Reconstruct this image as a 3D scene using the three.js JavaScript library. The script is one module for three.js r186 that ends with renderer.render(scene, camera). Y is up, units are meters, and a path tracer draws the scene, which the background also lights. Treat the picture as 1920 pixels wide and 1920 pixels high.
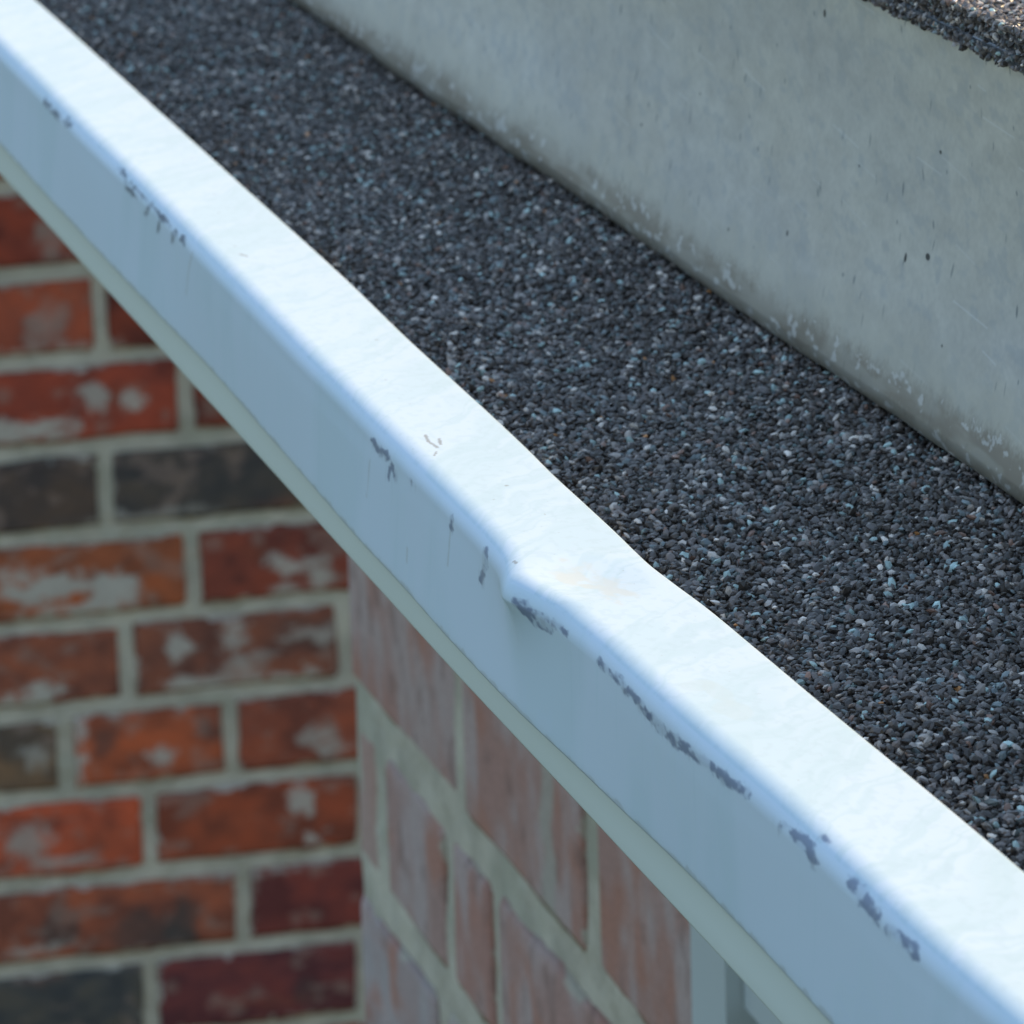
import * as THREE from 'three';
import { mergeGeometries } from 'three/addons/utils/BufferGeometryUtils.js';

// ------------------------------------------------------------------ camera, sky, sun, exposure
// x points to the house, y up, the gutter runs along z; lengths below are mostly written in millimetres
const MM = 0.001;
const scene = new THREE.Scene();
const camera = new THREE.PerspectiveCamera(2 * Math.atan(960 / 10300) * 180 / Math.PI, 1, 0.05, 600);
camera.position.set(-0.327, 0.3236, 0);
camera.up.set(0.08916752, 0.96823536, -0.23360105);
camera.lookAt(-0.327 + 0.23441519, 0.3236 - 0.24834767, -0.93987922);
camera.focus = 1.24;
camera.userData.fStop = 52;

function skyTexture(w = 512, h = 256) {
  const data = new Float32Array(w * h * 4);
  for (let j = 0; j < h; j++) for (let i = 0; i < w; i++) {
    const el = ((j + 0.5) / h - 0.5) * Math.PI, y = Math.sin(el), up = Math.max(0, y);
    const t = Math.pow(up, 0.5), o = (j * w + i) * 4;
    const hor = [0.69, 0.96, 1.17], zen = [0.35, 0.56, 0.90];
    for (let c = 0; c < 3; c++) data[o + c] = SKY * (hor[c] + (zen[c] - hor[c]) * t);
    data[o + 3] = 1;
  }
  const t = new THREE.DataTexture(data, w, h, THREE.RGBAFormat, THREE.FloatType);
  t.mapping = THREE.EquirectangularReflectionMapping; t.magFilter = t.minFilter = THREE.LinearFilter; t.needsUpdate = true;
  return t;
}
const SKY = 1.0;
scene.background = skyTexture();
scene.environment = scene.background;

const sun = new THREE.DirectionalLight(new THREE.Color(1, 0.78, 0.47), 4.95);
sun.position.set(10, 9.3, -3.2);
sun.target.position.set(0, 0, -1.2);
sun.castShadow = true;
sun.shadow.mapSize.set(4096, 4096);
Object.assign(sun.shadow.camera, { left: -8, right: 8, top: 8, bottom: -8, near: 0.5, far: 40 });
scene.add(sun, sun.target);

const renderer = new THREE.WebGLRenderer({ antialias: true });
renderer.setSize(1024, 1024);
renderer.toneMapping = THREE.LinearToneMapping;
renderer.toneMappingExposure = 1;
renderer.shadowMap.enabled = true;

// ------------------------------------------------------------------ helpers
let seed = 12345;
function rnd() { seed = (seed + 0x6d2b79f5) | 0; let t = Math.imul(seed ^ (seed >>> 15), 1 | seed); t = (t + Math.imul(t ^ (t >>> 7), 61 | t)) ^ t; return ((t ^ (t >>> 14)) >>> 0) / 4294967296; }
const rr = (a, b) => a + (b - a) * rnd();
const clamp = (x, a = 0, b = 1) => Math.min(b, Math.max(a, x));
const sstep = (a, b, x) => { const t = clamp((x - a) / (b - a)); return t * t * (3 - 2 * t); };
function hash(i, j, k) { let h = Math.imul(i, 374761393) ^ Math.imul(j, 668265263) ^ Math.imul(k, 2147483647 ^ 0x5bd1e995); h = Math.imul(h ^ (h >>> 13), 1274126177); h ^= h >>> 16; return (h >>> 0) / 4294967296; }
function noise(x, y, k = 0) {
  const i = Math.floor(x), j = Math.floor(y), u = x - i, v = y - j, a = u * u * (3 - 2 * u), b = v * v * (3 - 2 * v);
  const p = hash(i, j, k), q = hash(i + 1, j, k), r = hash(i, j + 1, k), s = hash(i + 1, j + 1, k);
  return p + (q - p) * a + (r - p) * b + (p - q - r + s) * a * b;
}
const fbm = (x, y, k = 0, n = 4) => { let s = 0, w = 0.5, t = 0; for (let o = 0; o < n; o++) { s += w * noise(x, y, k + o * 17); t += w; w *= 0.5; x = x * 2.03 + 3.1; y = y * 2.03 + 1.7; } return s / t; };
const lin = (c) => { c /= 255; return c <= 0.04045 ? c / 12.92 : Math.pow((c + 0.055) / 1.055, 2.4); };
const srgb = (c) => { c = clamp(c); return Math.round(255 * (c <= 0.0031308 ? c * 12.92 : 1.055 * Math.pow(c, 1 / 2.4) - 0.055)); };
const mix3 = (a, b, t) => [a[0] + (b[0] - a[0]) * t, a[1] + (b[1] - a[1]) * t, a[2] + (b[2] - a[2]) * t];

// a texture computed texel by texel: fn(u, v) returns a linear colour
function paint(w, h, fn) {
  const d = new Uint8Array(w * h * 4);
  for (let j = 0; j < h; j++) for (let i = 0; i < w; i++) {
    const c = fn((i + 0.5) / w, (j + 0.5) / h), o = (j * w + i) * 4;
    d[o] = srgb(c[0]); d[o + 1] = srgb(c[1]); d[o + 2] = srgb(c[2]); d[o + 3] = 255;
  }
  const t = new THREE.DataTexture(d, w, h);
  t.colorSpace = THREE.SRGBColorSpace; t.magFilter = THREE.LinearFilter; t.minFilter = THREE.LinearMipmapLinearFilter; t.generateMipmaps = true;
  t.wrapS = t.wrapT = THREE.RepeatWrapping; t.needsUpdate = true;
  return t;
}
function paintGrey(w, h, fn) {
  const d = new Uint8Array(w * h * 4);
  for (let j = 0; j < h; j++) for (let i = 0; i < w; i++) { const c = Math.round(255 * clamp(fn((i + 0.5) / w, (j + 0.5) / h))), o = (j * w + i) * 4; d[o] = d[o + 1] = d[o + 2] = c; d[o + 3] = 255; }
  const t = new THREE.DataTexture(d, w, h);
  t.magFilter = THREE.LinearFilter; t.minFilter = THREE.LinearMipmapLinearFilter; t.generateMipmaps = true; t.wrapS = t.wrapT = THREE.RepeatWrapping; t.needsUpdate = true;
  return t;
}
function segDist(px, py, ax, ay, bx, by) { const dx = bx - ax, dy = by - ay, t = clamp(((px - ax) * dx + (py - ay) * dy) / (dx * dx + dy * dy + 1e-9)); return Math.hypot(px - ax - t * dx, py - ay - t * dy); }

const used = {};
function numbered(name) { const n = used[name] = (used[name] ?? -1) + 1; return n ? `${name}_${String(n).padStart(3, '0')}` : name; }
function mesh(name, geometry, material, parent = scene) {
  const m = new THREE.Mesh(geometry, material);
  m.name = parent === scene ? numbered(name) : name; m.castShadow = m.receiveShadow = true; parent.add(m);
  return m;
}
function thing(name, label, category, [x, y, z] = [0, 0, 0]) {
  const g = new THREE.Group(); g.name = numbered(name); g.position.set(x, y, z); g.userData = { label, category, kind: 'thing' }; scene.add(g);
  return g;
}
function tag(o, label, category) { o.userData = { label, category, kind: 'thing' }; return o; }
function box(x0, x1, y0, y1, z0, z1) {       // metres
  const g = new THREE.BoxGeometry(x1 - x0, y1 - y0, z1 - z0); g.translate((x0 + x1) / 2, (y0 + y1) / 2, (z0 + z1) / 2);
  return g;
}
// smooth curve through measured points [t, value, t, value, ...]
function curve(a) {
  const n = a.length / 2, X = [], Y = [], D = [];
  for (let i = 0; i < n; i++) { X.push(a[2 * i]); Y.push(a[2 * i + 1]); }
  for (let i = 0; i < n; i++) {
    const l = i > 0 ? (Y[i] - Y[i - 1]) / (X[i] - X[i - 1]) : 0, r = i < n - 1 ? (Y[i + 1] - Y[i]) / (X[i + 1] - X[i]) : 0;
    D.push(i === 0 ? r : i === n - 1 ? l : (l + r) / 2);
  }
  return (t) => {
    if (t <= X[0]) return Y[0]; if (t >= X[n - 1]) return Y[n - 1];
    let i = 0; while (X[i + 1] < t) i++;
    const h = X[i + 1] - X[i], u = (t - X[i]) / h, u2 = u * u, u3 = u2 * u;
    return Y[i] * (2 * u3 - 3 * u2 + 1) + D[i] * h * (u3 - 2 * u2 + u) + Y[i + 1] * (3 * u2 - 2 * u3) + D[i + 1] * h * (u3 - u2);
  };
}
// a sheet over a grid: at(i, j) gives [x, y, z] in mm, uv(i, j) gives texture coordinates; the front is on the side of di x dj
function grid(ni, nj, at, uv) {
  const p = [], t = [], ix = [];
  for (let i = 0; i <= ni; i++) for (let j = 0; j <= nj; j++) { const q = at(i, j); p.push(q[0] * MM, q[1] * MM, q[2] * MM); const w = uv(i, j); t.push(w[0], w[1]); }
  for (let i = 0; i < ni; i++) for (let j = 0; j < nj; j++) { const a = i * (nj + 1) + j, b = a + nj + 1; ix.push(a, b, a + 1, b, b + 1, a + 1); }
  const g = new THREE.BufferGeometry();
  g.setAttribute('position', new THREE.Float32BufferAttribute(p, 3)); g.setAttribute('uv', new THREE.Float32BufferAttribute(t, 2)); g.setIndex(ix); g.computeVertexNormals();
  return g;
}
// part of a grid geometry, rows i0..i1, keeping the normals of the whole
function rows(g, nj, i0, i1, uv) {
  const P = g.attributes.position.array, N = g.attributes.normal.array, a = i0 * (nj + 1) * 3, b = (i1 + 1) * (nj + 1) * 3, t = [], ix = [];
  for (let i = i0; i <= i1; i++) for (let j = 0; j <= nj; j++) { const w = uv(i, j); t.push(w[0], w[1]); }
  for (let i = 0; i < i1 - i0; i++) for (let j = 0; j < nj; j++) { const p = i * (nj + 1) + j, q = p + nj + 1; ix.push(p, q, p + 1, q, q + 1, p + 1); }
  const o = new THREE.BufferGeometry();
  o.setAttribute('position', new THREE.BufferAttribute(P.slice(a, b), 3)); o.setAttribute('normal', new THREE.BufferAttribute(N.slice(a, b), 3));
  o.setAttribute('uv', new THREE.Float32BufferAttribute(t, 2)); o.setIndex(ix);
  return o;
}

// ------------------------------------------------------------------ ground
const GROUND = -2.62;
{
  const lawn = paint(512, 512, (u, v) => { const n = fbm(u * 24, v * 24, 3), m = noise(u * 180, v * 180, 9); return mix3([0.05, 0.07, 0.025], [0.15, 0.16, 0.07], clamp(n * 0.7 + m * 0.4 - 0.1)); });
  lawn.repeat.set(100, 100);
  const g = new THREE.PlaneGeometry(400, 400); g.rotateX(-Math.PI / 2); g.translate(0, GROUND, 0);
  mesh('ground', g, new THREE.MeshStandardMaterial({ map: lawn, roughness: 1 })).userData.kind = 'structure';
}

// ------------------------------------------------------------------ brick walls
const WALL_X = 173, CORNER = 2311, FAR = 4755;
const mortarMap = paint(512, 512, (u, v) => {
  const n = fbm(u * 12, v * 12, 31), m = noise(u * 140, v * 140, 33), k = fbm(u * 5, v * 5, 37);
  let c = mix3([0.42, 0.365, 0.28], [0.62, 0.54, 0.42], clamp((n - 0.5) * 1.5 + m * 0.45 + 0.25));
  return mix3(c, [0.38, 0.36, 0.27], 0.5 * sstep(0.55, 0.75, k));
});
const mortarMat = new THREE.MeshStandardMaterial({ map: mortarMap, roughness: 1 });
mortarMat.bumpMap = paintGrey(256, 256, (u, v) => fbm(u * 20, v * 20, 41)); mortarMat.bumpScale = 0.003;

// one brick: a face with uneven edges and a slightly wavy surface, sides running back into the mortar.
// frame(a, b, d): a along the wall, b up, d out of the wall (mm) -> world mm; uvOf(a, b)
function brickGeometry(a0, a1, b0, b1, frame, uvOf, flip) {
  const na = 8, nb = 4, P = [], T = [], ix = [], k = Math.floor(rnd() * 1e6), proud = rr(-0.8, 1.4), tilt = rr(-0.006, 0.006), round = 2.2;
  const id = (i, j) => i * (nb + 3) + j;
  const lerpE = (t, lo, hi) => lo + (hi - lo) * t;
  for (let i = -1; i <= na + 1; i++) for (let j = -1; j <= nb + 1; j++) {
    const ui = clamp(i, 0, na) / na, uj = clamp(j, 0, nb) / nb;
    const ja = (noise(uj * 3.1 + 9, ui > 0.5 ? 1 : 5, k) - 0.5) * 4.5, jb = (noise(ui * 5.3 + 2, uj > 0.5 ? 3 : 8, k + 1) - 0.5) * 4;
    const edgeA = ui === 0 || ui === 1, edgeB = uj === 0 || uj === 1;
    let a = lerpE(ui, a0, a1) + (edgeA ? ja : 0), b = lerpE(uj, b0, b1) + (edgeB ? jb : 0);
    // ring next to the edge sits close to it so that the edge is a rounded arris
    if (i === 1) a = a0 + 5; if (i === na - 1) a = a1 - 5; if (j === 1) b = b0 + 5; if (j === nb - 1) b = b1 - 5;
    let d = proud + tilt * (a - (a0 + a1) / 2) + (noise(ui * 4, uj * 3, k + 2) - 0.5) * 1.6 - (edgeA || edgeB ? round : 0) - (edgeA && edgeB ? 1.5 : 0);
    if (i < 0 || j < 0 || i > na || j > nb) d = -30;
    const q = frame(a, b, d), w = uvOf(a, b); P.push(q[0] * MM, q[1] * MM, q[2] * MM); T.push(w[0], w[1]);
  }
  for (let i = 0; i < na + 2; i++) for (let j = 0; j < nb + 2; j++) {
    const A = id(i, j), B = id(i + 1, j), C = id(i + 1, j + 1), D = id(i, j + 1);
    if (flip) ix.push(A, C, B, A, D, C); else ix.push(A, B, C, A, C, D);
  }
  const g = new THREE.BufferGeometry();
  g.setAttribute('position', new THREE.Float32BufferAttribute(P, 3)); g.setAttribute('uv', new THREE.Float32BufferAttribute(T, 2)); g.setIndex(ix); g.computeVertexNormals();
  return g;
}
const JOINT = 15, RJ = 17, HJ = 18;

// --- the wall across the recess (faces +z), bricks known by course: top joint at y = -593 - 81.3 i
const LIGHT = 0.45;                                     // photograph colour -> base colour
const base = (r, g, b) => [lin(r) / LIGHT, lin(g) / LIGHT, lin(b) / LIGHT];
const leftJoints = { 0: [578], 1: [486], 2: [560], 3: [483], 4: [558], 5: [495], 6: [434, 587], 7: [507], 8: [338, 592], 9: [501] };
const leftTone = {
  0: [[105, 45, 32], [98, 42, 30]], 1: [[122, 58, 40], [92, 40, 28]], 2: [[112, 48, 34], [92, 42, 30]], 3: [[62, 50, 44], [60, 52, 47]], 4: [[118, 62, 38], [98, 46, 34]],
  5: [[106, 58, 42], [98, 56, 42]], 6: [[92, 70, 52], [128, 62, 38], [108, 54, 38]], 7: [[136, 60, 38], [112, 52, 33]], 8: [[100, 52, 36], [112, 58, 40], [90, 40, 34]], 9: [[58, 54, 50], [82, 38, 36]],
};
function leftCourse(i) {                                // list of [a0, a1, tone] along x
  const known = leftJoints[i], tones = leftTone[i], out = [];
  const start = known ?? [((i % 2) + 2) % 2 ? 490 : 568];
  const J = [...start];
  while (J[0] > 190 + 60) J.unshift(J[0] - 203);
  while (J[J.length - 1] < 1380) J.push(J[J.length - 1] + 203);
  for (let k = 0; k < J.length - 1; k++) {
    const n = J.indexOf(start[0]) - 1, t = tones?.[k - n];
    const pool = [[112, 50, 34], [130, 58, 36], [92, 42, 32], [66, 52, 46], [104, 58, 42], [120, 54, 32]];
    out.push([Math.max(J[k], WALL_X) + JOINT / 2, J[k + 1] - JOINT / 2, t ?? pool[Math.floor(hash(i, k, 77) * pool.length)]]);
  }
  return out;
}
const leftPlan = {};
for (let i = -6; i < 18; i++) leftPlan[i] = leftCourse(i);
// patches seen on the bricks: x, y, half width, half height (mm), strength; mortar smears and soot
const smears = [
  [420, -815, 46, 10, 1], [400, -752, 42, 8, 0.8], [475, -792, 13, 10, 0.8], [511, -797, 11, 10, 0.85], [425, -963, 62, 10, 1], [486, -972, 20, 15, 1], [452, -986, 50, 9, 1], [392, -948, 30, 8, 0.8],
  [652, -962, 21, 9, 0.9], [676, -976, 12, 12, 0.8], [642, -988, 19, 8, 0.8], [415, -1061, 15, 10, 1], [390, -1066, 28, 6, 0.9], [541, -1033, 10, 10, 0.9], [594, -1024, 13, 15, 0.75], [602, -1058, 24, 14, 0.6],
  [553, -1068, 26, 6, 0.9], [668, -1030, 28, 7, 0.6], [648, -1069, 38, 6, 0.85], [406, -1122, 12, 12, 0.55], [438, -1096, 11, 14, 0.8], [445, -1132, 10, 20, 0.9], [524, -1130, 11, 11, 0.85], [670, -1130, 15, 11, 0.6],
  [686, -1140, 18, 7, 0.5], [396, -1202, 19, 14, 0.6], [425, -1224, 30, 7, 0.6], [651, -1186, 9, 13, 0.85], [660, -1222, 10, 5, 0.8], [443, -647, 14, 20, 0.35], [435, -722, 20, 20, 0.4], [470, -748, 30, 7, 0.6],
  [520, -905, 60, 6, 0.5], [398, -1305, 30, 6, 0.6], [600, -1250, 60, 5, 0.5],
];
const soot = [[418, -1290, 18, 18, 0.7], [500, -1300, 42, 24, 0.7], [535, -1298, 16, 30, 0.8], [392, -1108, 34, 22, 0.6], [470, -1115, 14, 14, 0.5], [660, -1030, 40, 18, 0.35], [600, -890, 60, 30, 0.3], [572, -1100, 14, 30, 0.45], [648, -1376, 16, 12, 0.4]];
const hot = [[395, -870, 0, 0, 0], [505, -790, 22, 14, 0.8], [470, -1205, 36, 18, 0.7], [560, -1200, 60, 24, 0.35], [470, -1310, 30, 20, 0.6], [400, -1320, 30, 20, 0.8], [534, -1062, 14, 14, 0.7], [450, -700, 24, 22, 0.5], [640, -905, 20, 8, 0.8], [612, -1380, 50, 7, 0.6], [620, -950, 16, 9, 0.8]];
const L0 = 300, LW = 512, LT = -540, LH = 1024;         // texture window on this wall (mm)
const leftMap = paint(1024, 2048, (u, v) => {
  const x = L0 + u * LW, y = LT - (1 - v) * LH, i = Math.floor((-593 - y) / 81.3), plan = leftPlan[i] ?? leftPlan[0];
  let tone = plan[plan.length - 1][2], id = 0;
  for (let k = 0; k < plan.length; k++) if (x < plan[k][1] + JOINT / 2) { tone = plan[k][2]; id = k; break; }
  const wx = x + (fbm(x / 15, y / 12, 91) - 0.5) * 24, wy = y + (fbm(x / 15, y / 12, 95) - 0.5) * 20;
  let c = base(...tone);
  const n = fbm(x / 26, y / 18, 101 + id * 7 + i * 31), m = fbm(x / 7, y / 6, 55), g = noise(x * 1.1, y * 1.1, 60);
  c = mix3(c, [c[0] * 1.35, c[1] * 1.2, c[2]], sstep(0.5, 0.75, n) * 0.7);
  c = mix3(c, [c[0] * 0.55, c[1] * 0.62, c[2] * 0.75], sstep(0.52, 0.3, n) * 0.75);
  for (const [bx, by, rx, ry, s] of hot) { if (!s) continue; const d = Math.hypot((wx - bx) / rx, (wy - by) / ry); if (d < 1.3) c = mix3(c, [0.36, 0.088, 0.038], s * 0.4 * sstep(1.25, 0.3, d)); }
  for (const [bx, by, rx, ry, s] of soot) { const d = Math.hypot((wx - bx) / rx, (wy - by) / ry); if (d < 1.3) c = mix3(c, [0.07, 0.062, 0.055], s * sstep(1.25, 0.6, d)); }
  { const P = plan[id], ea = Math.min(x - P[0], P[1] - x), fy = (-593 - y) / 81.3 - i, eb = Math.min(fy, 1 - fy) * 81.3 - JOINT / 2, e = Math.min(ea, eb) + (fbm(x / 16, y / 12, 215) - 0.42) * 17;
    c = mix3(c, [0.60, 0.53, 0.44], 0.85 * sstep(2.2, -1.5, e)); }
  c = mix3(c, [0.34, 0.22, 0.17], 0.45 * sstep(0.58, 0.72, fbm(x / 20, y / 14, 205)));
  for (const [bx, by, rx, ry, s] of smears) { const d = Math.hypot((wx - bx) / rx, (wy - by) / ry); if (d < 1.5) c = mix3(c, [0.56, 0.49, 0.41], s * 0.95 * sstep(1.45, 0.4, d + (m - 0.5) * 1.5 + (n - 0.5) * 0.8)); }
  const f = 0.86 + 0.28 * g * 0.6 + (m - 0.5) * 0.3;
  return [c[0] * f, c[1] * f, c[2] * f];
});
{
  const w = thing('brick_wall', 'dark red and charcoal brick wall facing the viewer, left of the pale pink corner', 'wall', [WALL_X * MM, GROUND, -FAR * MM]);
  const inv = ([x, y, z]) => [x - WALL_X, y - GROUND * 1000, z + FAR];
  const bm = new THREE.MeshStandardMaterial({ map: leftMap, roughness: 0.95 });
  bm.bumpMap = mortarMat.bumpMap; bm.bumpScale = 0.0012;
  for (let i = -5; i < 17; i++) for (const [a0, a1] of leftPlan[i]) {
    const top = -593 - 81.3 * i - JOINT / 2, bot = -593 - 81.3 * (i + 1) + JOINT / 2;
    mesh('brick', brickGeometry(a0, a1, bot, top, (a, b, d) => inv([a, b, -FAR + d]), (a, b) => [(a - L0) / LW, 1 - (LT - b) / LH], false), bm, w);
  }
  const ni = 150, nj = 150;
  mesh('mortar', grid(ni, nj, (i, j) => { const x = 175 + i / ni * 1250, y = -1985 + j / nj * 1830; return inv([x, y, -FAR - 5 + (fbm(x / 14, y / 10, 301) - 0.5) * 6]); }, (i, j) => [i / ni * 5, j / nj * 7]), mortarMat, w);
  mesh('wall_core', (() => { const g = box(0.004, 1.32, 0, 2.46, -0.22, -0.016); return g; })(), mortarMat, w);
}

// --- the house wall under the gutter (faces -x), bed joints every 83 mm around y = -364
const RT0 = 1590, RTW = 760, RTT = -260, RTH = 380;
const rightJ = (i) => { const s = { 0: 2105, 1: 2260, 2: 2154 }[i] ?? ((((i % 2) + 2) % 2) ? 2258 : 2156); const J = []; for (let k = -3; k < 12; k++) J.push(s + 204 - k * 204); return J; };
const rightPlan = {};
for (let i = -3; i < 20; i++) {
  const J = rightJ(i).filter((s) => s < CORNER - 30 && s > 1760), out = []; let hi = CORNER;
  for (const s of J) { out.push([s + HJ / 2, hi]); hi = s - HJ / 2; }
  if (hi > 1750) out.push([1733, hi]);
  if (i === 1) { out[1] = [2141, 2250]; out.splice(2, 0, [2059, 2127]); }
  rightPlan[i] = out;
}
const rightMap = paint(2048, 1024, (u, v) => {
  const s = RT0 + u * RTW, y = RTT - (1 - v) * RTH, i = Math.floor((-283 - y) / 83), plan = rightPlan[i] ?? rightPlan[0];
  let id = 0; for (let k = 0; k < plan.length; k++) if (s > plan[k][0] - HJ / 2) { id = k; break; }
  const k0 = 400 + i * 13 + id * 7, n = fbm(s / 34, y / 30, k0), m = fbm(s / 11, y / 16, k0 + 3), g = noise(s * 0.9, y * 0.9, 71), p = fbm(s / 26, y / 40, k0 + 5), h = hash(i, id, 5);
  let c = mix3([0.45, 0.225, 0.175], [0.43, 0.27, 0.23], h);
  c = mix3(c, [0.46, 0.20, 0.135], 0.75 * sstep(0.42, 0.72, n));
  c = mix3(c, [0.50, 0.385, 0.355], 0.8 * sstep(0.38, 0.68, p));
  c = mix3(c, [0.24, 0.14, 0.115], 0.5 * sstep(0.58, 0.78, m));
  if (i === 0) c = mix3(c, [0.45, 0.40, 0.33], 0.75 * sstep(13, 5, Math.abs(s - 1960 + (fbm(y / 14, 3, 241) - 0.5) * 14)));
  if (s > 2262 && i === 1) c = mix3(c, [0.48, 0.30, 0.24], 0.8);
  if (i === 2) c = mix3(c, [0.40, 0.36, 0.35], 0.6 * sstep(0.35, 0.6, fbm(s / 40, y / 30, 909)));
  { const P = plan[id], ea = Math.min(s - P[0], P[1] - s), fy = (-283 - y) / 83 - i, eb = Math.min(fy, 1 - fy) * 83 - RJ / 2, e = Math.min(ea * 0.8, eb) + (fbm(s / 20, y / 9, 225) - 0.42) * 18;
    c = mix3(c, [0.50, 0.45, 0.35], 0.8 * sstep(2, -2, e)); }
  const f = 0.86 + 0.22 * g;
  return [c[0] * f, c[1] * f, c[2] * f];
});
{
  const w = thing('brick_wall', 'pale pinkish brick wall of the house running under the gutter, with white window', 'wall', [WALL_X * MM, GROUND, -CORNER * MM]);
  const inv = ([x, y, z]) => [x - WALL_X, y - GROUND * 1000, z + CORNER];
  const bm = new THREE.MeshStandardMaterial({ map: rightMap, roughness: 0.95 });
  bm.bumpMap = mortarMat.bumpMap; bm.bumpScale = 0.0012;
  for (let i = -2; i < 19; i++) for (const [a0, a1] of rightPlan[i]) {
    const top = -283 - 83 * i - RJ / 2, bot = -283 - 83 * (i + 1) + RJ / 2;
    mesh('brick', brickGeometry(a0, a1, bot, top, (a, b, d) => inv([WALL_X - d, b, -a]), (a, b) => [(a - RT0) / RTW, 1 - (RTT - b) / RTH], true), bm, w);
  }
  const ni = 120, nj = 160;
  mesh('mortar', grid(ni, nj, (i, j) => { const s = CORNER - 3 - i / ni * 579, y = -1985 + j / nj * 1830; return inv([WALL_X + 1.2 + (fbm(s / 14, y / 14, 311) - 0.5) * 2.2, y, -s]); }, (i, j) => [i / ni * 2.2, j / nj * 7]), mortarMat, w);
  const z = (s) => (CORNER - s) * MM, core = [box(0.014, 0.12, 0, 2.46, z(2306), z(1731)), box(0.014, 0.12, 0, 0.9, z(1731) + 0.001, z(-600)), box(0.014, 0.12, 2.36, 2.46, z(1731) + 0.001, z(-600)), box(0.014, 0.12, 0.901, 2.359, z(700), z(-600))];
  mesh('wall_core', mergeGeometries(core), mortarMat, w);
  // window: white jamb casing, head rail of the sash, dark glass
  const white = new THREE.MeshStandardMaterial({ color: new THREE.Color(0.52, 0.56, 0.56), roughness: 0.5 });
  const win = new THREE.Group(); win.name = 'window'; win.position.set(0, 0, z(1731)); w.add(win);
  const zz = (s) => (1731 - s) * MM, Y = (y) => y * MM - GROUND;
  const casing = mesh('casing', box(-0.012, 0.05, 0.9, Y(-262), zz(1722), zz(1680)), white, win);
  mesh('head_rail', box(-0.006, 0.048, Y(-299), Y(-262), zz(1679), zz(720)), white, win);
  mesh('frame', mergeGeometries([box(0.02, 0.075, 0.9, Y(-299.5), zz(1679), zz(1668)), box(0.052, 0.075, Y(-318), Y(-299.5), zz(1667), zz(720))]), new THREE.MeshStandardMaterial({ color: new THREE.Color(0.16, 0.19, 0.18), roughness: 0.6 }), win);  // dark frame colour carries the shade beside the jamb
  mesh('pane', box(0.058, 0.062, 0.9, Y(-319), zz(1667), zz(720)), new THREE.MeshPhysicalMaterial({ color: 0xffffff, roughness: 0.03, transmission: 1, thickness: 0, ior: 1.5 }), win);
}

// rest of the house that closes the space under the roof
{
  const paintMat = new THREE.MeshStandardMaterial({ color: new THREE.Color(0.78, 0.74, 0.66), roughness: 0.8 });
  tag(mesh('back_wall', box(1.5, 1.62, GROUND, 0.14, -2.31, 0.6), paintMat), 'pale painted wall at the back of the house', 'wall');
  tag(mesh('end_wall', box(0.3, 1.498, GROUND, 0.05, 0.45, 0.6), paintMat), 'pale painted end wall of the house, beyond the window', 'wall');
  tag(mesh('return_wall', box(0.294, 1.498, GROUND, 0.05, -2.31, -2.2), paintMat), 'pale painted wall turning back from the pink brick corner', 'wall');
  tag(mesh('soffit', box(0.141, 1.498, -0.165, -0.150, -2.51, 0.6), paintMat), 'painted soffit boards under the eave, behind the gutter', 'soffit');
  tag(mesh('fascia_board', box(0.124, 0.14, -0.149, 0.074, -2.51, 0.6), paintMat), 'painted fascia board behind the gutter and grey flashing', 'fascia board');
  tag(mesh('wing_eave', box(-0.3, 4.5, -0.14, -0.06, -9, -4.37), paintMat), 'painted eave over the dark red and charcoal brick wall', 'eave');
}

// ------------------------------------------------------------------ rain gutter
const S0 = 800, SEG = 360, VLEN = 100;                   // texture atlas: four rows of 360 mm, profile length up to 100 mm
const outX = curve([700, -25.6, 860, -26.6, 900, -27.6, 940, -27.7, 990, -28.0, 1036, -29.2, 1070, -29.8, 1110, -30.1, 1250, -30.5, 1290, -30.2, 1385, -29.7, 1430, -29.5, 1490, -28.7, 1560, -28.1, 1620, -27.4, 1700, -27.0, 1780, -26.9, 1877, -25.9, 1951, -25.6, 2300, -25]);
const dentX = curve([1110, 0, 1130, -0.7, 1144, -1.3, 1158, -3.2, 1166, -4.8, 1171, -5.5, 1177, -4.4, 1190, -1.7, 1210, -0.5, 1250, 0]);
const inX = curve([700, 2.5, 860, 1.8, 929, 1.4, 990, 0.6, 1040, -0.4, 1090, -1.2, 1130, -2.0, 1150, -3.0, 1165, -3.7, 1180, -3.5, 1200, -3.0, 1230, -2.8, 1256, -2.7, 1290, -1.8, 1350, -1.1, 1420, -0.5, 1490, 0.7, 1560, 1.4, 1630, 1.7, 1700, 2.1, 1800, 2.5, 1880, 2.9, 2045, 3.5, 2300, 4]);
const seamX = curve([700, -31, 954, -30.6, 1004, -30.4, 1061, -31, 1110, -32.6, 1159, -33.9, 1240, -34.5, 1287, -33.8, 1348, -33.5, 1479, -32.2, 1552, -31.4, 1656, -31.7, 1773, -31.4, 1905, -30.4, 2300, -30]);
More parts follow.
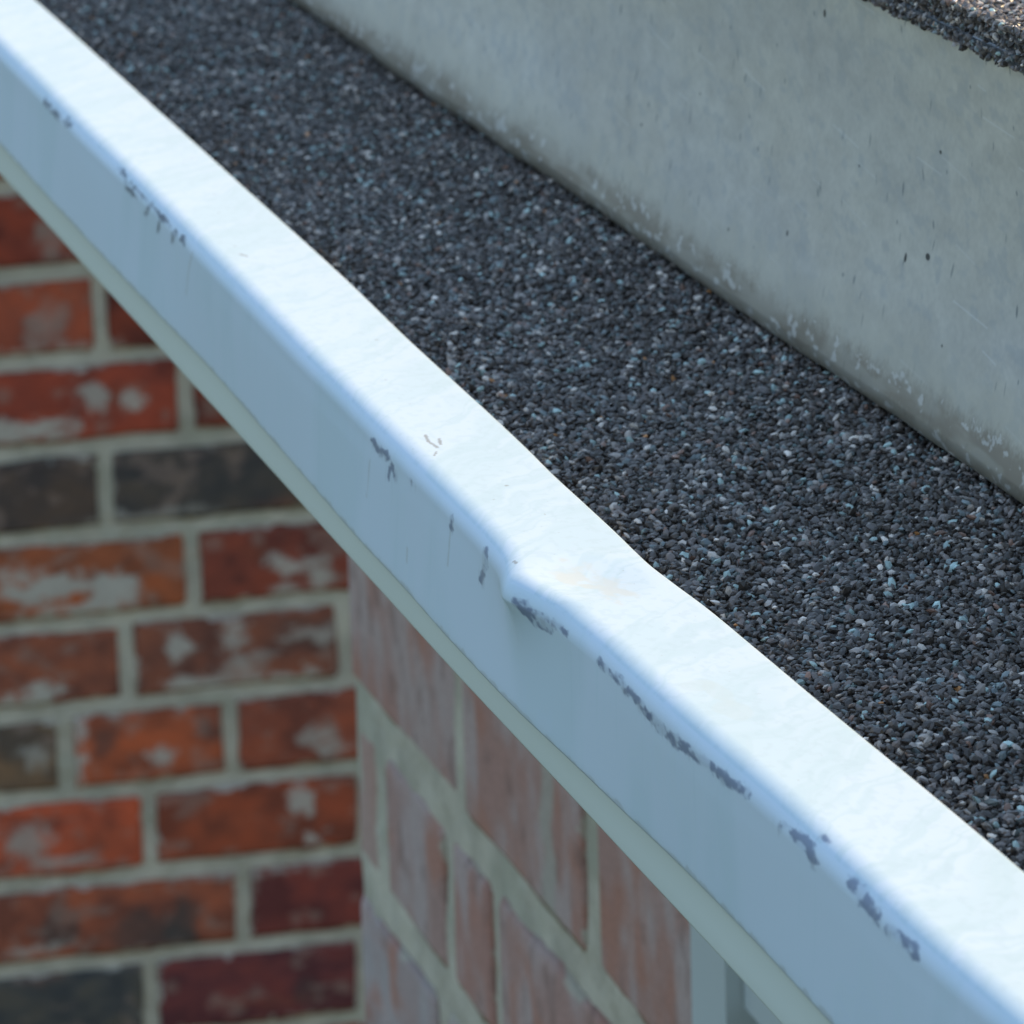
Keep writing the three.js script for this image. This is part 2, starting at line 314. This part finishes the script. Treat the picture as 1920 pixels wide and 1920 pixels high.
// profile of the front: [x, y, weightIn, weightOut, weightSeam], starting in the folded hem behind the lip
const profile = [];
{
  const add = (x, y, a, b, c) => profile.push([x, y, a, b, c]);
  for (let k = 0; k <= 3; k++) add(0.2 - 0.6 * (3 - k) / 3, -9 + 2.4 * k, 1, 0, 0);
  for (let k = 1; k <= 5; k++) { const t = k / 5 * Math.PI / 2; add(-1 + 1.2 * Math.cos(t), -1.2 + 1.2 * Math.sin(t), 1, 0, 0); }
  for (let k = 1; k < 16; k++) { const t = k / 16; add(-1 - 25 * t, 0, 1 - t, t, 0); }
  for (let k = 0; k <= 16; k++) { const t = k / 16 * Math.PI / 2; add(-26 - 6 * Math.sin(t), -6 + 6 * Math.cos(t), 0, 1, 0); }
  for (let k = 1; k <= 14; k++) { const t = k / 14; add(-32 - 0.6 * t, -6 - 27.2 * t, 0, 1 - t, t); }
  for (let k = 1; k <= 4; k++) { const t = k / 4 * Math.PI * 0.9; add(-31.6 - Math.cos(t), -33.2 - 1.1 * Math.sin(t), 0, 0, 1); }
  add(-29.4, -33.6, 0, 0, 1);
}
const vLen = [-0];
for (let k = 1; k < profile.length; k++) vLen.push(vLen[k - 1] + Math.hypot(profile[k][0] - profile[k - 1][0], profile[k][1] - profile[k - 1][1]));
const vTop = vLen[8] - 1;                                   // arc length where the flat lip begins
function frontPoint(s, k) {
  const [x0, y0, a, b, c] = profile[k];
  let x = x0 + a * inX(s) + b * (outX(s) + 30.2) + (b + c) * dentX(s) * (y0 > -6 ? b : Math.exp((y0 + 6) / 7)) + c * (seamX(s) + 32.6), y = y0;
  const onLip = (a + b) * (y0 > -6 ? 1 : 0.4);
  // shallow dimple beside the bump, faint ripples of the rolled metal
  const dx = (x + 20) / 9, ds = (s - 1160) / 15, q = dx * dx + ds * ds;
  y += onLip * (-1.3 * Math.exp(-q * 1.1) + 0.25 * Math.exp(-Math.pow(Math.sqrt(q) - 1.5, 2) * 7));
  y += onLip * (fbm(s / 60, 2 + x / 30, 811, 2) - 0.5) * 0.3;
  if (k > 8 && k < 24) y += (noise(s / 5.5, x / 16 + s / 70, 815) - 0.5) * 0.06;
  x += (c + b * 0.3) * (fbm(s / 110, y0 / 40, 821, 2) - 0.5) * 1.2 * (y0 < -8 ? 1 : 0);
  return [x, y, -s];
}
const strokes = [
  [1.6, 1846, 33.3, 1819, 33.1, 1814, 33.3], [1.6, 1803, 32.3, 1793, 32.6], [0.9, 1706, 31.5, 1692, 31.5], [1.0, 1690, 32.5, 1688, 34.4, 1669, 34.3], [1.1, 1647, 32.5, 1652, 36.3], [0.9, 1638, 32.8, 1624, 33.1], [0.7, 1630, 34.9, 1632, 37.8],
  [1.1, 1604, 32.9, 1608, 36.0], [1.2, 1595, 32.7, 1589, 33.5], [0.5, 1683, 32.1, 1614, 32.7], [1.6, 1327, 35.0, 1320, 35.3, 1311, 34.9], [0.9, 1306, 36.0, 1303, 37.8], [0.5, 1308, 37.2, 1309, 40.1],
  [0.6, 1285, 34.8, 1284, 35.7], [0.8, 1242, 33.5, 1242, 36.2], [0.8, 1207, 33.0, 1205, 36.0, 1211, 41.5], [2.4, 1161, 34.6, 1157, 36.0, 1148, 35.6], [0.8, 1143, 33.8, 1134, 34.1], [1.3, 1108, 34.5, 1098, 34.3, 1085, 34.5, 1071, 35.7],
  [1.5, 1071, 35.7, 1060, 36.2, 1040, 35.3, 1028, 34.5], [1.6, 1021, 34.5, 1006, 33.9], [0.7, 982, 33.1, 983, 34.6], [1.6, 975, 33.0, 966, 32.8, 963, 34.4], [0.6, 963, 29.5, 960, 29.5], [1.9, 939, 32.1, 931, 33.3, 925, 33.6],
  [1.2, 917, 33.8, 912, 33.3], [1.3, 908, 33.1, 901, 33.7],
];
const faint = [[0.6, 1575, 34.0, 1580, 39.3, 1584, 47.9], [0.4, 1286, 52.5, 1286, 55.9], [0.4, 1330, 40, 1332, 50], [0.3, 1242, 36.2, 1243, 46]];
const lipMarks = [[0.35, 1308, 22.5, 1301, 23.4, 1294, 22.6], [0.3, 1303, 20, 1297, 21], [0.3, 1290, 24, 1286, 25.6], [0.35, 1547, 22.6, 1543, 21.2], [0.45, 1559, 22], [0.3, 1611, 16.4], [0.35, 1703, 6.5], [0.3, 1523, 17.6], [0.45, 1250, 15], [0.3, 1238, 22], [0.3, 1180, 28, 1183, 28.6], [0.3, 1640, 12], [0.3, 1420, 9], [0.3, 1372, 18]];
const strokeDist = (st, s, v, sx) => { let d = 1e9; if (st.length === 3) d = Math.hypot((s - st[1]) * sx, v - st[2]); for (let k = 1; k + 3 < st.length; k += 2) d = Math.min(d, segDist(s * sx, v, st[k] * sx, st[k + 1], st[k + 2] * sx, st[k + 3])); return d; };
function gutterColour(s, w) {                            // w: mm over the profile from the inner edge of the lip
  let c = [0.615, 0.71, 0.79];
  const lip = w < 31;
  if (lip) {
    // faint greyish ripples put into the colour: thin wavy lines with paler fields between them
    const wv = s + w * 0.9 + fbm(s / 26, w / 14, 501) * 22, t = fbm(wv / 7.5, w / 46 + 4, 511, 3), e = fbm(wv / 17, w / 30, 517, 3);
    c = mix3(c, [0.52, 0.64, 0.69], 0.6 * sstep(0.50, 0.60, t) * sstep(0.75, 0.6, t)); c = mix3(c, [0.545, 0.66, 0.71], 0.5 * sstep(0.50, 0.62, e)); { const gr = fbm(s / 2.4, w / 1.6, 519, 2); c = mix3(c, [0.50, 0.61, 0.66], 0.35 * sstep(0.55, 0.75, gr)); };
    // cream patch in the dent, broken up by noise
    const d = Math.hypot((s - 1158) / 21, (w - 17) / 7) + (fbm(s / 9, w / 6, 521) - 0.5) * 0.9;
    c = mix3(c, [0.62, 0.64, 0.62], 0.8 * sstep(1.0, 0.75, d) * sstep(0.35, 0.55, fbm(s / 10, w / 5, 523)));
    for (const [a, b, ra, rb] of [[1061, 19, 10, 2.5], [1049, 20, 9, 4], [1068, 22, 4, 4]]) { const q = Math.hypot((s - a) / ra, (w - b) / rb) + (fbm(s / 6, w / 5, 525) - 0.5) * 0.8; c = mix3(c, [0.56, 0.64, 0.66], 0.5 * sstep(1.1, 0.8, q)); }
    const z = noise(s / 1.3, w / 1.3, 531); if (z > 0.985) c = mix3(c, [0.35, 0.34, 0.33], 0.6);
    for (const st of lipMarks) { const q = strokeDist(st, s, w, 1); if (q < 1.5) c = mix3(c, [0.30, 0.29, 0.28], 0.85 * sstep(st[0] + 0.25, st[0] - 0.1, q + (noise(s, w * 2, 535) - 0.5) * 0.5)); }
  } else {
    const e = fbm(s / 30, w / 60, 541), r = fbm(s / 2.2, w / 40, 545);
    c = mix3(c, [0.54, 0.66, 0.72], 0.5 * sstep(0.45, 0.7, e) + 0.25 * sstep(0.66, 0.8, r));
    for (const st of faint) { const q = strokeDist(st, s, w, 0.5); if (q < 2) c = mix3(c, [0.42, 0.44, 0.43], 0.5 * sstep(st[0] + 0.4, 0, q) * sstep(0.3, 0.6, noise(s / 1.5, w / 3, 547) + 0.2)); }
  }
  if (w > 26 && w < 46) for (const st of strokes) {
    const q = strokeDist(st, s, w, 0.42); if (q > 3.5) continue;
    const wob = (fbm(s / 3.5, w / 1.1, 551, 3) - 0.5) * 1.9;
    c = mix3(c, s > 1500 ? [0.035, 0.055, 0.10] : [0.15, 0.19, 0.29], 0.9 * sstep(st[0] * 0.75 + 0.55, st[0] * 0.75 - 0.35, q + wob * Math.min(1, st[0])) * (0.25 + 0.75 * sstep(0.33, 0.55, fbm(s / 5, w / 2, 553, 3))));  // chips, with the sky they reflect put into their blue colour
    // fine drips below the chips
    if (w > st[2] && q < 3) { const z = noise(s / 1.6, 3, 557 + st[1]); c = mix3(c, [0.34, 0.37, 0.42], 0.3 * sstep(0.72, 0.85, z) * sstep(2.6, 0.8, q)); }
  }
  // greyer ragged line along the hem at the foot of the face
  if (w > 58) c = mix3(c, [0.40, 0.42, 0.40], 0.45 * sstep(62.0, 62.8, w + (fbm(s / 5, 1, 561) - 0.5) * 2.4 + 0.8 * sstep(1250, 1000, s) * (fbm(s / 3, 7, 563) - 0.3)));
  return c;
}
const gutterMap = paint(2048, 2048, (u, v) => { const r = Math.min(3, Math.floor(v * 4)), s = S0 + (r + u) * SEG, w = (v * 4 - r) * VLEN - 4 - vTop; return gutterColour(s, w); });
gutterMap.wrapS = gutterMap.wrapT = THREE.ClampToEdgeWrapping;
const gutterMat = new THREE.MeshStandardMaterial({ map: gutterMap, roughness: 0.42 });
const lipMat = new THREE.MeshStandardMaterial({ color: new THREE.Color(0.595, 0.695, 0.775), roughness: 0.42 });
const bounceTintMat = new THREE.MeshStandardMaterial({ color: new THREE.Color(0.68, 0.72, 0.66), roughness: 0.45 });  // gutter white with the warm ground bounce put into its tint
{
  const g = thing('rain_gutter', 'white metal rain gutter with chipped front edge and small dent, full of dark granules', 'gutter', [0, 0, 0]);
  const n = profile.length - 1, parts = [];
  const step = 2, ni = 4 * SEG / step, full = grid(ni, n, (i, j) => frontPoint(S0 + i * step, n - j), () => [0, 0]);
  for (let r = 0; r < 4; r++) {
    const i0 = r * SEG / step, i1 = i0 + SEG / step;
    parts.push(rows(full, n, i0, i1, (i, j) => [clamp((i - i0) * step / SEG, 0.0005, 0.9995), (r + clamp((vLen[n - j] + 4) / VLEN, 0.01, 0.99)) / 4]));
  }
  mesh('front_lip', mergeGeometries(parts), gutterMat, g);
  for (const [a, b] of [[-600, S0], [S0 + 4 * SEG, 2520]]) { const m = 100; mesh('front_lip', grid(m, n, (i, j) => frontPoint(a + (b - a) * i / m, n - j), () => [0, 0]), lipMat, g); }
  // lower flange, ogee, bottom and back of the trough
  const flange = [[-29.3, -33.4], [-28.6, -35], [-28.4, -38], [-28.4, -44], [-28.6, -47.4], [-28.0, -48.4], [-26.5, -48.6], [-14, -49], [0, -57], [26, -64], [42, -78], [48, -100], [54, -116], [62, -121], [106, -122]];
  const wav = (s, k) => (k < 7 ? (seamX(s) + 32.6) * 0.2 : 0) + (k > 0 && k < 7 ? (fbm(s / 130, 3, 831, 2) - 0.5) * 0.8 : 0);
  const m = 400; mesh('lower_flange', grid(m, flange.length - 1, (i, j) => { const k = flange.length - 1 - j, s = 2520 - 3120 * (1 - i / m); return [flange[k][0] + wav(s, k), flange[k][1], -s]; }, (i, j) => [i / m * 5, j]), bounceTintMat, g);
  mesh('back_panel', box(0.107, 0.109, -0.122, -0.022, -2.52, 0.6), bounceTintMat, g);
}

// ------------------------------------------------------------------ grey metal flashing behind the trough
const TILT = THREE.MathUtils.degToRad(82), PX = 106, PY = -6, FS0 = 1150, FSEG = 250, FLEN = 128;
const specks = [[1319, 39, 0.9, 0.9], [1335, 35.7, 1.2, 0.45], [1483, 15.4, 0.55, 0.55], [1419, 87.5, 1.1, 0.6], [1318, 66.6, 0.5, 0.5], [1587, 5.9, 0.7, 0.5], [1584, 28.6, 0.45, 0.45], [1432, 23.9, 0.8, 0.4], [1298, 20, 0.4, 0.4], [1380, 52, 0.35, 0.35], [1530, 47, 0.35, 0.35]];
const ticks = [];
for (let k = 0; k < 420; k++) { const s = 1160 + 980 * hash(k, 1, 7), low = hash(k, 2, 7); ticks.push([s, Math.pow(low, 1.4) * 104, 0.25 + 0.5 * hash(k, 3, 7), 0.6 + 1.9 * hash(k, 4, 7), hash(k, 5, 7), (hash(k, 6, 7) - 0.35) * 0.9]); }
const tickCells = {}; for (const t of ticks) { const key = `${Math.floor(t[0] / 10)},${Math.floor(t[1] / 10)}`; (tickCells[key] ??= []).push(t); }
const scratches = []; for (let k = 0; k < 90; k++) { const s = 1180 + 900 * hash(k, 1, 19), h = 8 + 88 * hash(k, 2, 19), l = 6 + 22 * hash(k, 3, 19), a = 0.12 + 0.3 * hash(k, 4, 19); scratches.push([s, h, s - l, h - l * a * 0.35, 0.2 + 0.3 * hash(k, 5, 19)]); }
function flashColour(s, h) {
  const n = fbm(s / 80, h / 26, 601), m = fbm(s / 10, h / 4.5, 607), q = noise(s / 1.6, h / 1.1, 611), b = fbm(s / 110, h / 40, 617);
  let c = mix3([0.57, 0.54, 0.465], [0.515, 0.50, 0.455], sstep(0.3, 0.7, n));           // zinc going from greenish to bluish grey
  c = mix3(c, [0.56, 0.54, 0.475], 0.6 * sstep(0.5, 0.72, b));
  const f = 0.96 + (m - 0.5) * 0.27 + (q - 0.5) * 0.10; c = [c[0] * f, c[1] * f, c[2] * f];
  c = mix3(c, [0.36, 0.38, 0.38], 0.42 * sstep(0.52, 0.74, fbm((s - h * 0.4) / 7, h / 3.6, 619)));
  for (let di = -1; di <= 1; di++) for (let dj = -1; dj <= 1; dj++) for (const [ts, th, ra, rb, k, sl] of tickCells[`${Math.floor(s / 10) + di},${Math.floor(h / 10) + dj}`] ?? []) {
    const d = Math.hypot((s - ts - (h - th) * sl) / (ra * 1.5), (h - th) / rb); if (d < 1.3) c = mix3(c, [0.13, 0.15, 0.155], (0.3 + 0.5 * k) * sstep(1.2, 0.4, d));
  }
  for (const [a0, b0, a1, b1, k] of scratches) { const d = segDist(s, h, a0, b0, a1, b1); if (d < 0.5) c = mix3(c, [0.70, 0.70, 0.68], k * sstep(0.4, 0.1, d)); }
  for (const [ts, th, ra, rb] of specks) { const d = Math.hypot((s - ts) / (rb * 1.9), (h - th) / ra); if (d < 1.3) c = mix3(c, [0.012, 0.015, 0.018], sstep(1.2, 0.8, d)); }
  // yellowish silt line and dark tide of dirt left by standing water, with a ragged outline
  const tide = h + (fbm(s / 22, 2, 621, 3) - 0.5) * 6 + (fbm(s / 5, h / 5, 627, 3) - 0.5) * 6 + (noise(s / 0.9, h / 0.9, 628) - 0.5) * 2.5;
  c = mix3(c, [0.53, 0.49, 0.38], 0.6 * sstep(26, 8, tide));
  c = mix3(c, [0.25, 0.20, 0.14], 0.8 * sstep(10, 2.5, tide) * (0.55 + 0.45 * sstep(0.35, 0.6, fbm(s / 30, h / 6, 633))));
  c = mix3(c, [0.40, 0.36, 0.27], 0.6 * sstep(-1.0, -3.0, tide));
  if (tide < 6) { const k = fbm(s / 5, h / 2.5, 631, 3); c = mix3(c, [0.68, 0.66, 0.60], 0.7 * sstep(0.62, 0.72, k)); }
  return c;
}
const flashMap = paint(2048, 2048, (u, v) => { const r = Math.min(3, Math.floor(v * 4)), s = FS0 + (r + u) * FSEG, h = (v * 4 - r) * FLEN - 14; return flashColour(s, h); });
flashMap.wrapS = flashMap.wrapT = THREE.ClampToEdgeWrapping;
{
  const g = thing('metal_flashing', 'weathered grey metal flashing between the dark granules and the shingle edge', 'flashing', [0, 0, 0]);
  const mat = new THREE.MeshStandardMaterial({ map: flashMap, roughness: 0.38, metalness: 0.35 });
  const plain = new THREE.MeshStandardMaterial({ color: new THREE.Color(0.49, 0.48, 0.44), roughness: 0.38, metalness: 0.35 });
  // profile from the turned-under foot up to the top edge: [along, x, y]
  const pr = [];
  const cx = PX + 6 * Math.sin(TILT), cy = PY - 6 * Math.cos(TILT);
  for (let k = 0; k <= 8; k++) { const t = (1 - k / 8) * 1.25, a = Math.PI - (Math.PI / 2 - TILT) + t; pr.push([-6 * t, cx + 6 * Math.cos(a), cy + 6 * Math.sin(a)]); }
  for (let k = 1; k <= 30; k++) { const h = k / 30 * 98.5; pr.push([h, PX + h * Math.cos(TILT) + 3 * Math.sin(Math.PI * h / 98.5), PY + h * Math.sin(TILT)]); }
  const n = pr.length - 1, step = 5;
  const at = (s, j) => { const w = (fbm(s / 140, pr[j][0] / 60, 701, 2) - 0.5) * 1.6 + (fbm(s / 26, pr[j][0] / 20, 703, 2) - 0.5) * 0.35; return [pr[j][1] - w, pr[j][2] + (j > n - 2 ? 0 : 0) + (j < 9 ? (fbm(s / 50, 5, 705, 3) - 0.5) * 2.4 : 0), -s]; };
  const full = grid(4 * FSEG / step, n, (i, j) => at(FS0 + i * step, n - j), () => [0, 0]), parts = [];
  for (let r = 0; r < 4; r++) { const i0 = r * FSEG / step, i1 = i0 + FSEG / step; parts.push(rows(full, n, i0, i1, (i, j) => [clamp((i - i0) * step / FSEG, 0.0005, 0.9995), (r + clamp((pr[n - j][0] + 14) / FLEN, 0.01, 0.99)) / 4])); }
  mesh('flashing_sheet', mergeGeometries(parts), mat, g);
  for (const [a, b] of [[-600, FS0], [FS0 + 4 * FSEG, 2520]]) mesh('flashing_sheet', grid(80, n, (i, j) => at(a + (b - a) * i / 80, n - j), () => [0, 0]), plain, g);
}

// ------------------------------------------------------------------ granules
function grainGeometry(k) {
  const g = new THREE.IcosahedronGeometry(1, 0), p = g.attributes.position, seen = {};
  for (let i = 0; i < p.count; i++) {
    const key = [p.getX(i), p.getY(i), p.getZ(i)].map((x) => x.toFixed(3)).join();
    const f = seen[key] ??= [0.72 + 0.5 * hash(Object.keys(seen).length, k, 3), 0.72 + 0.5 * hash(Object.keys(seen).length, k, 4), 0.72 + 0.5 * hash(Object.keys(seen).length, k, 5)];
    p.setXYZ(i, p.getX(i) * f[0] * 1.35, p.getY(i) * f[1] * 0.55, p.getZ(i) * f[2] * 0.9);
  }
  g.computeVertexNormals();
  return g;
}
const grains = [0, 1, 2, 3, 4].map(grainGeometry);
const grainTones = [[0.42, [0.050, 0.042, 0.036]], [0.68, [0.108, 0.098, 0.092]], [0.745, [0.13, 0.16, 0.165]], [0.86, [0.145, 0.125, 0.115]], [0.93, [0.27, 0.25, 0.23]], [0.960, [0.52, 0.48, 0.43]], [0.984, [0.30, 0.41, 0.40]], [0.9985, [0.20, 0.125, 0.095]], [1, [0.36, 0.17, 0.06]]];
function grainTone() { const r = rnd(); for (const [q, c] of grainTones) if (r <= q) { const f = rr(0.95, 1.7); return [c[0] * f * 1.12, c[1] * f * 1.02, c[2] * f * 0.97]; } return grainTones[0][1]; }
const grainMat = new THREE.MeshStandardMaterial({ color: 0xffffff, roughness: 0.36 });
function scatter(list, parent, name, tone = 1) {                   // list of [x, y, z, size] in mm
  const M = new THREE.Matrix4(), Q = new THREE.Quaternion(), E = new THREE.Euler(), V = new THREE.Vector3(), W = new THREE.Vector3(), col = new THREE.Color();
  const bins = grains.map(() => []);
  for (const q of list) bins[Math.floor(rnd() * grains.length)].push(q);
  bins.forEach((bin, b) => {
    const im = new THREE.InstancedMesh(grains[b], grainMat, bin.length);
    bin.forEach(([x, y, z, r], i) => {
      E.set(rr(-0.9, 0.9), rr(0, 6.283), rr(-0.9, 0.9)); Q.setFromEuler(E);
      M.compose(V.set(x * MM, y * MM, z * MM), Q, W.setScalar(r * MM)); im.setMatrixAt(i, M);
      const v = 0.7 + 0.6 * fbm(z / 6, x / 6 + y, 951, 2), c = grainTone().map((q) => q * v); im.setColorAt(i, col.setRGB(c[0] * tone, c[1] * tone, c[2] * tone));
    });
    im.name = name; im.castShadow = im.receiveShadow = true; parent.add(im);
    im.userData.kind = 'stuff';
  });
}
const bedY = (s, x) => -15.2 + (fbm(s / 45, x / 30, 901, 3) - 0.5) * 5 + 1.6 * sstep(85, 106, x) - 0.6;
{
  const g = new THREE.Group(); g.name = 'granules'; g.userData = { kind: 'stuff', label: 'dark grey roofing granules filling the white gutter', category: 'granules' }; scene.add(g);
  const bedTex = paint(512, 512, (u, v) => { const q = noise(u * 256, v * 256, 41), c = 0.015 + 0.05 * q * q; return [c, c, c * 1.08]; });  // near-black bed: shade in the gaps between granules put into its colour
  const bm = new THREE.MeshStandardMaterial({ map: bedTex, roughness: 0.9 });
  bm.bumpMap = paintGrey(256, 256, (u, v) => noise(u * 128, v * 128, 45)); bm.bumpScale = 0.001;
  mesh('granule_bed', grid(400, 12, (i, j) => { const s = -600 + 3119 * i / 400, x = 0.5 + 106 * (1 - j / 12); return [x, bedY(s, x) - 2.2, -s]; }, (i, j) => [i / 400 * 20, j / 12 * 0.4]), bm, g);
  const list = [];
  for (const [pitch, dy, r0, r1] of [[1.5, -1.6, 0.8, 1.1], [1.9, -0.1, 0.7, 1.25], [2.15, 1.1, 0.55, 1.25]])
    for (let s = 880; s < 2240; s += pitch) for (let x = 6; x < 112; x += pitch) {
      const a = s + rr(-0.5, 0.5) * pitch, b = x + rr(-0.5, 0.5) * pitch;
      list.push([b, bedY(a, b) + dy + rr(-0.35, 0.35), -a, rr(r0, r1) * (rnd() < 0.04 ? 1.35 : 1)]);
    }
  scatter(list, g, 'granule');
}

// ------------------------------------------------------------------ shingle roof
{
  const PITCH = THREE.MathUtils.degToRad(11), C = Math.cos(PITCH), Sn = Math.sin(PITCH), X0 = 117.5, Y0 = 91.5;     // lower front arris of the first course (mm)
  const g = thing('shingle_roof', 'dark granular shingle roof edge above the grey flashing', 'roof', [0, 0, 0]);
  const tex = paint(512, 512, (u, v) => { const q = noise(u * 230, v * 230, 51), p = noise(u * 256, v * 256, 57), c = 0.06 + 0.30 * q * q + (p > 0.84 ? 0.2 : 0); return [c, c * 1.02, c * 1.06]; });
  const bump = paintGrey(512, 512, (u, v) => noise(u * 256, v * 256, 55));
  const mat = new THREE.MeshStandardMaterial({ map: tex, bumpMap: bump, bumpScale: 0.001, roughness: 0.85 });
  const roofPoint = (u, w) => [X0 + u * C - w * Sn, Y0 + u * Sn + w * C];      // u up the slope, w off the deck
  const slab = (u0, u1, w0, w1, s0, s1) => {
    const b = new THREE.BoxGeometry((u1 - u0) * MM, (w1 - w0) * MM, (s1 - s0) * MM); b.rotateZ(PITCH);
    const [x, y] = roofPoint((u0 + u1) / 2, (w0 + w1) / 2); b.translate(x * MM, y * MM, -(s0 + s1) / 2 * MM);
    return b;
  };
  mesh('roof_deck', slab(4, 4300, -14, -0.4, -900, 2515), mat, g);
  mesh('starter_strip', slab(0, 150, 0, 2.6, -900, 2515), mat, g);
  for (let r = 0; r < 3; r++) for (let k = 0; k < 8; k++) {
    const s0 = -120 + k * 330 + (r % 2) * 150, len = 327, o = rr(-1.2, 1.2);
    mesh('shingle', slab(r * 140 + 1.5 + o, r * 140 + 300, 2.9 + r * 3.4, 8.6 + r * 3.4, s0, s0 + len), mat, g);
  }
  mesh('upper_shingles', slab(420, 4300, 6, 16, -900, 2515), mat, g).userData.kind = 'stuff';
  const list = [], upper = [];
  for (let s = 1130; s < 1600; s += 1.25) {
    for (let w = -0.6; w < 9.2; w += 1.2) { const [x, y] = roofPoint(0.6 + (w > 2.7 ? 1.2 : 0), w); list.push([x + rr(-0.8, 0.5), y + rr(-0.7, 0.7), -s + rr(-0.6, 0.6), rr(0.7, 1.35)]); }
    for (let u = 1; u < 75; u += 1.25) { const [x, y] = roofPoint(u, 8.7); upper.push([x + rr(-0.6, 0.6), y + rr(-0.2, 0.5), -s + rr(-0.6, 0.6), rr(0.7, 1.3)]); }
  }
  scatter(list, g, 'granule');
  scatter(upper, g, 'granule', 1.45);  // grains on top brightened: sunlight on the shingles put into their colour
}

renderer.render(scene, camera);
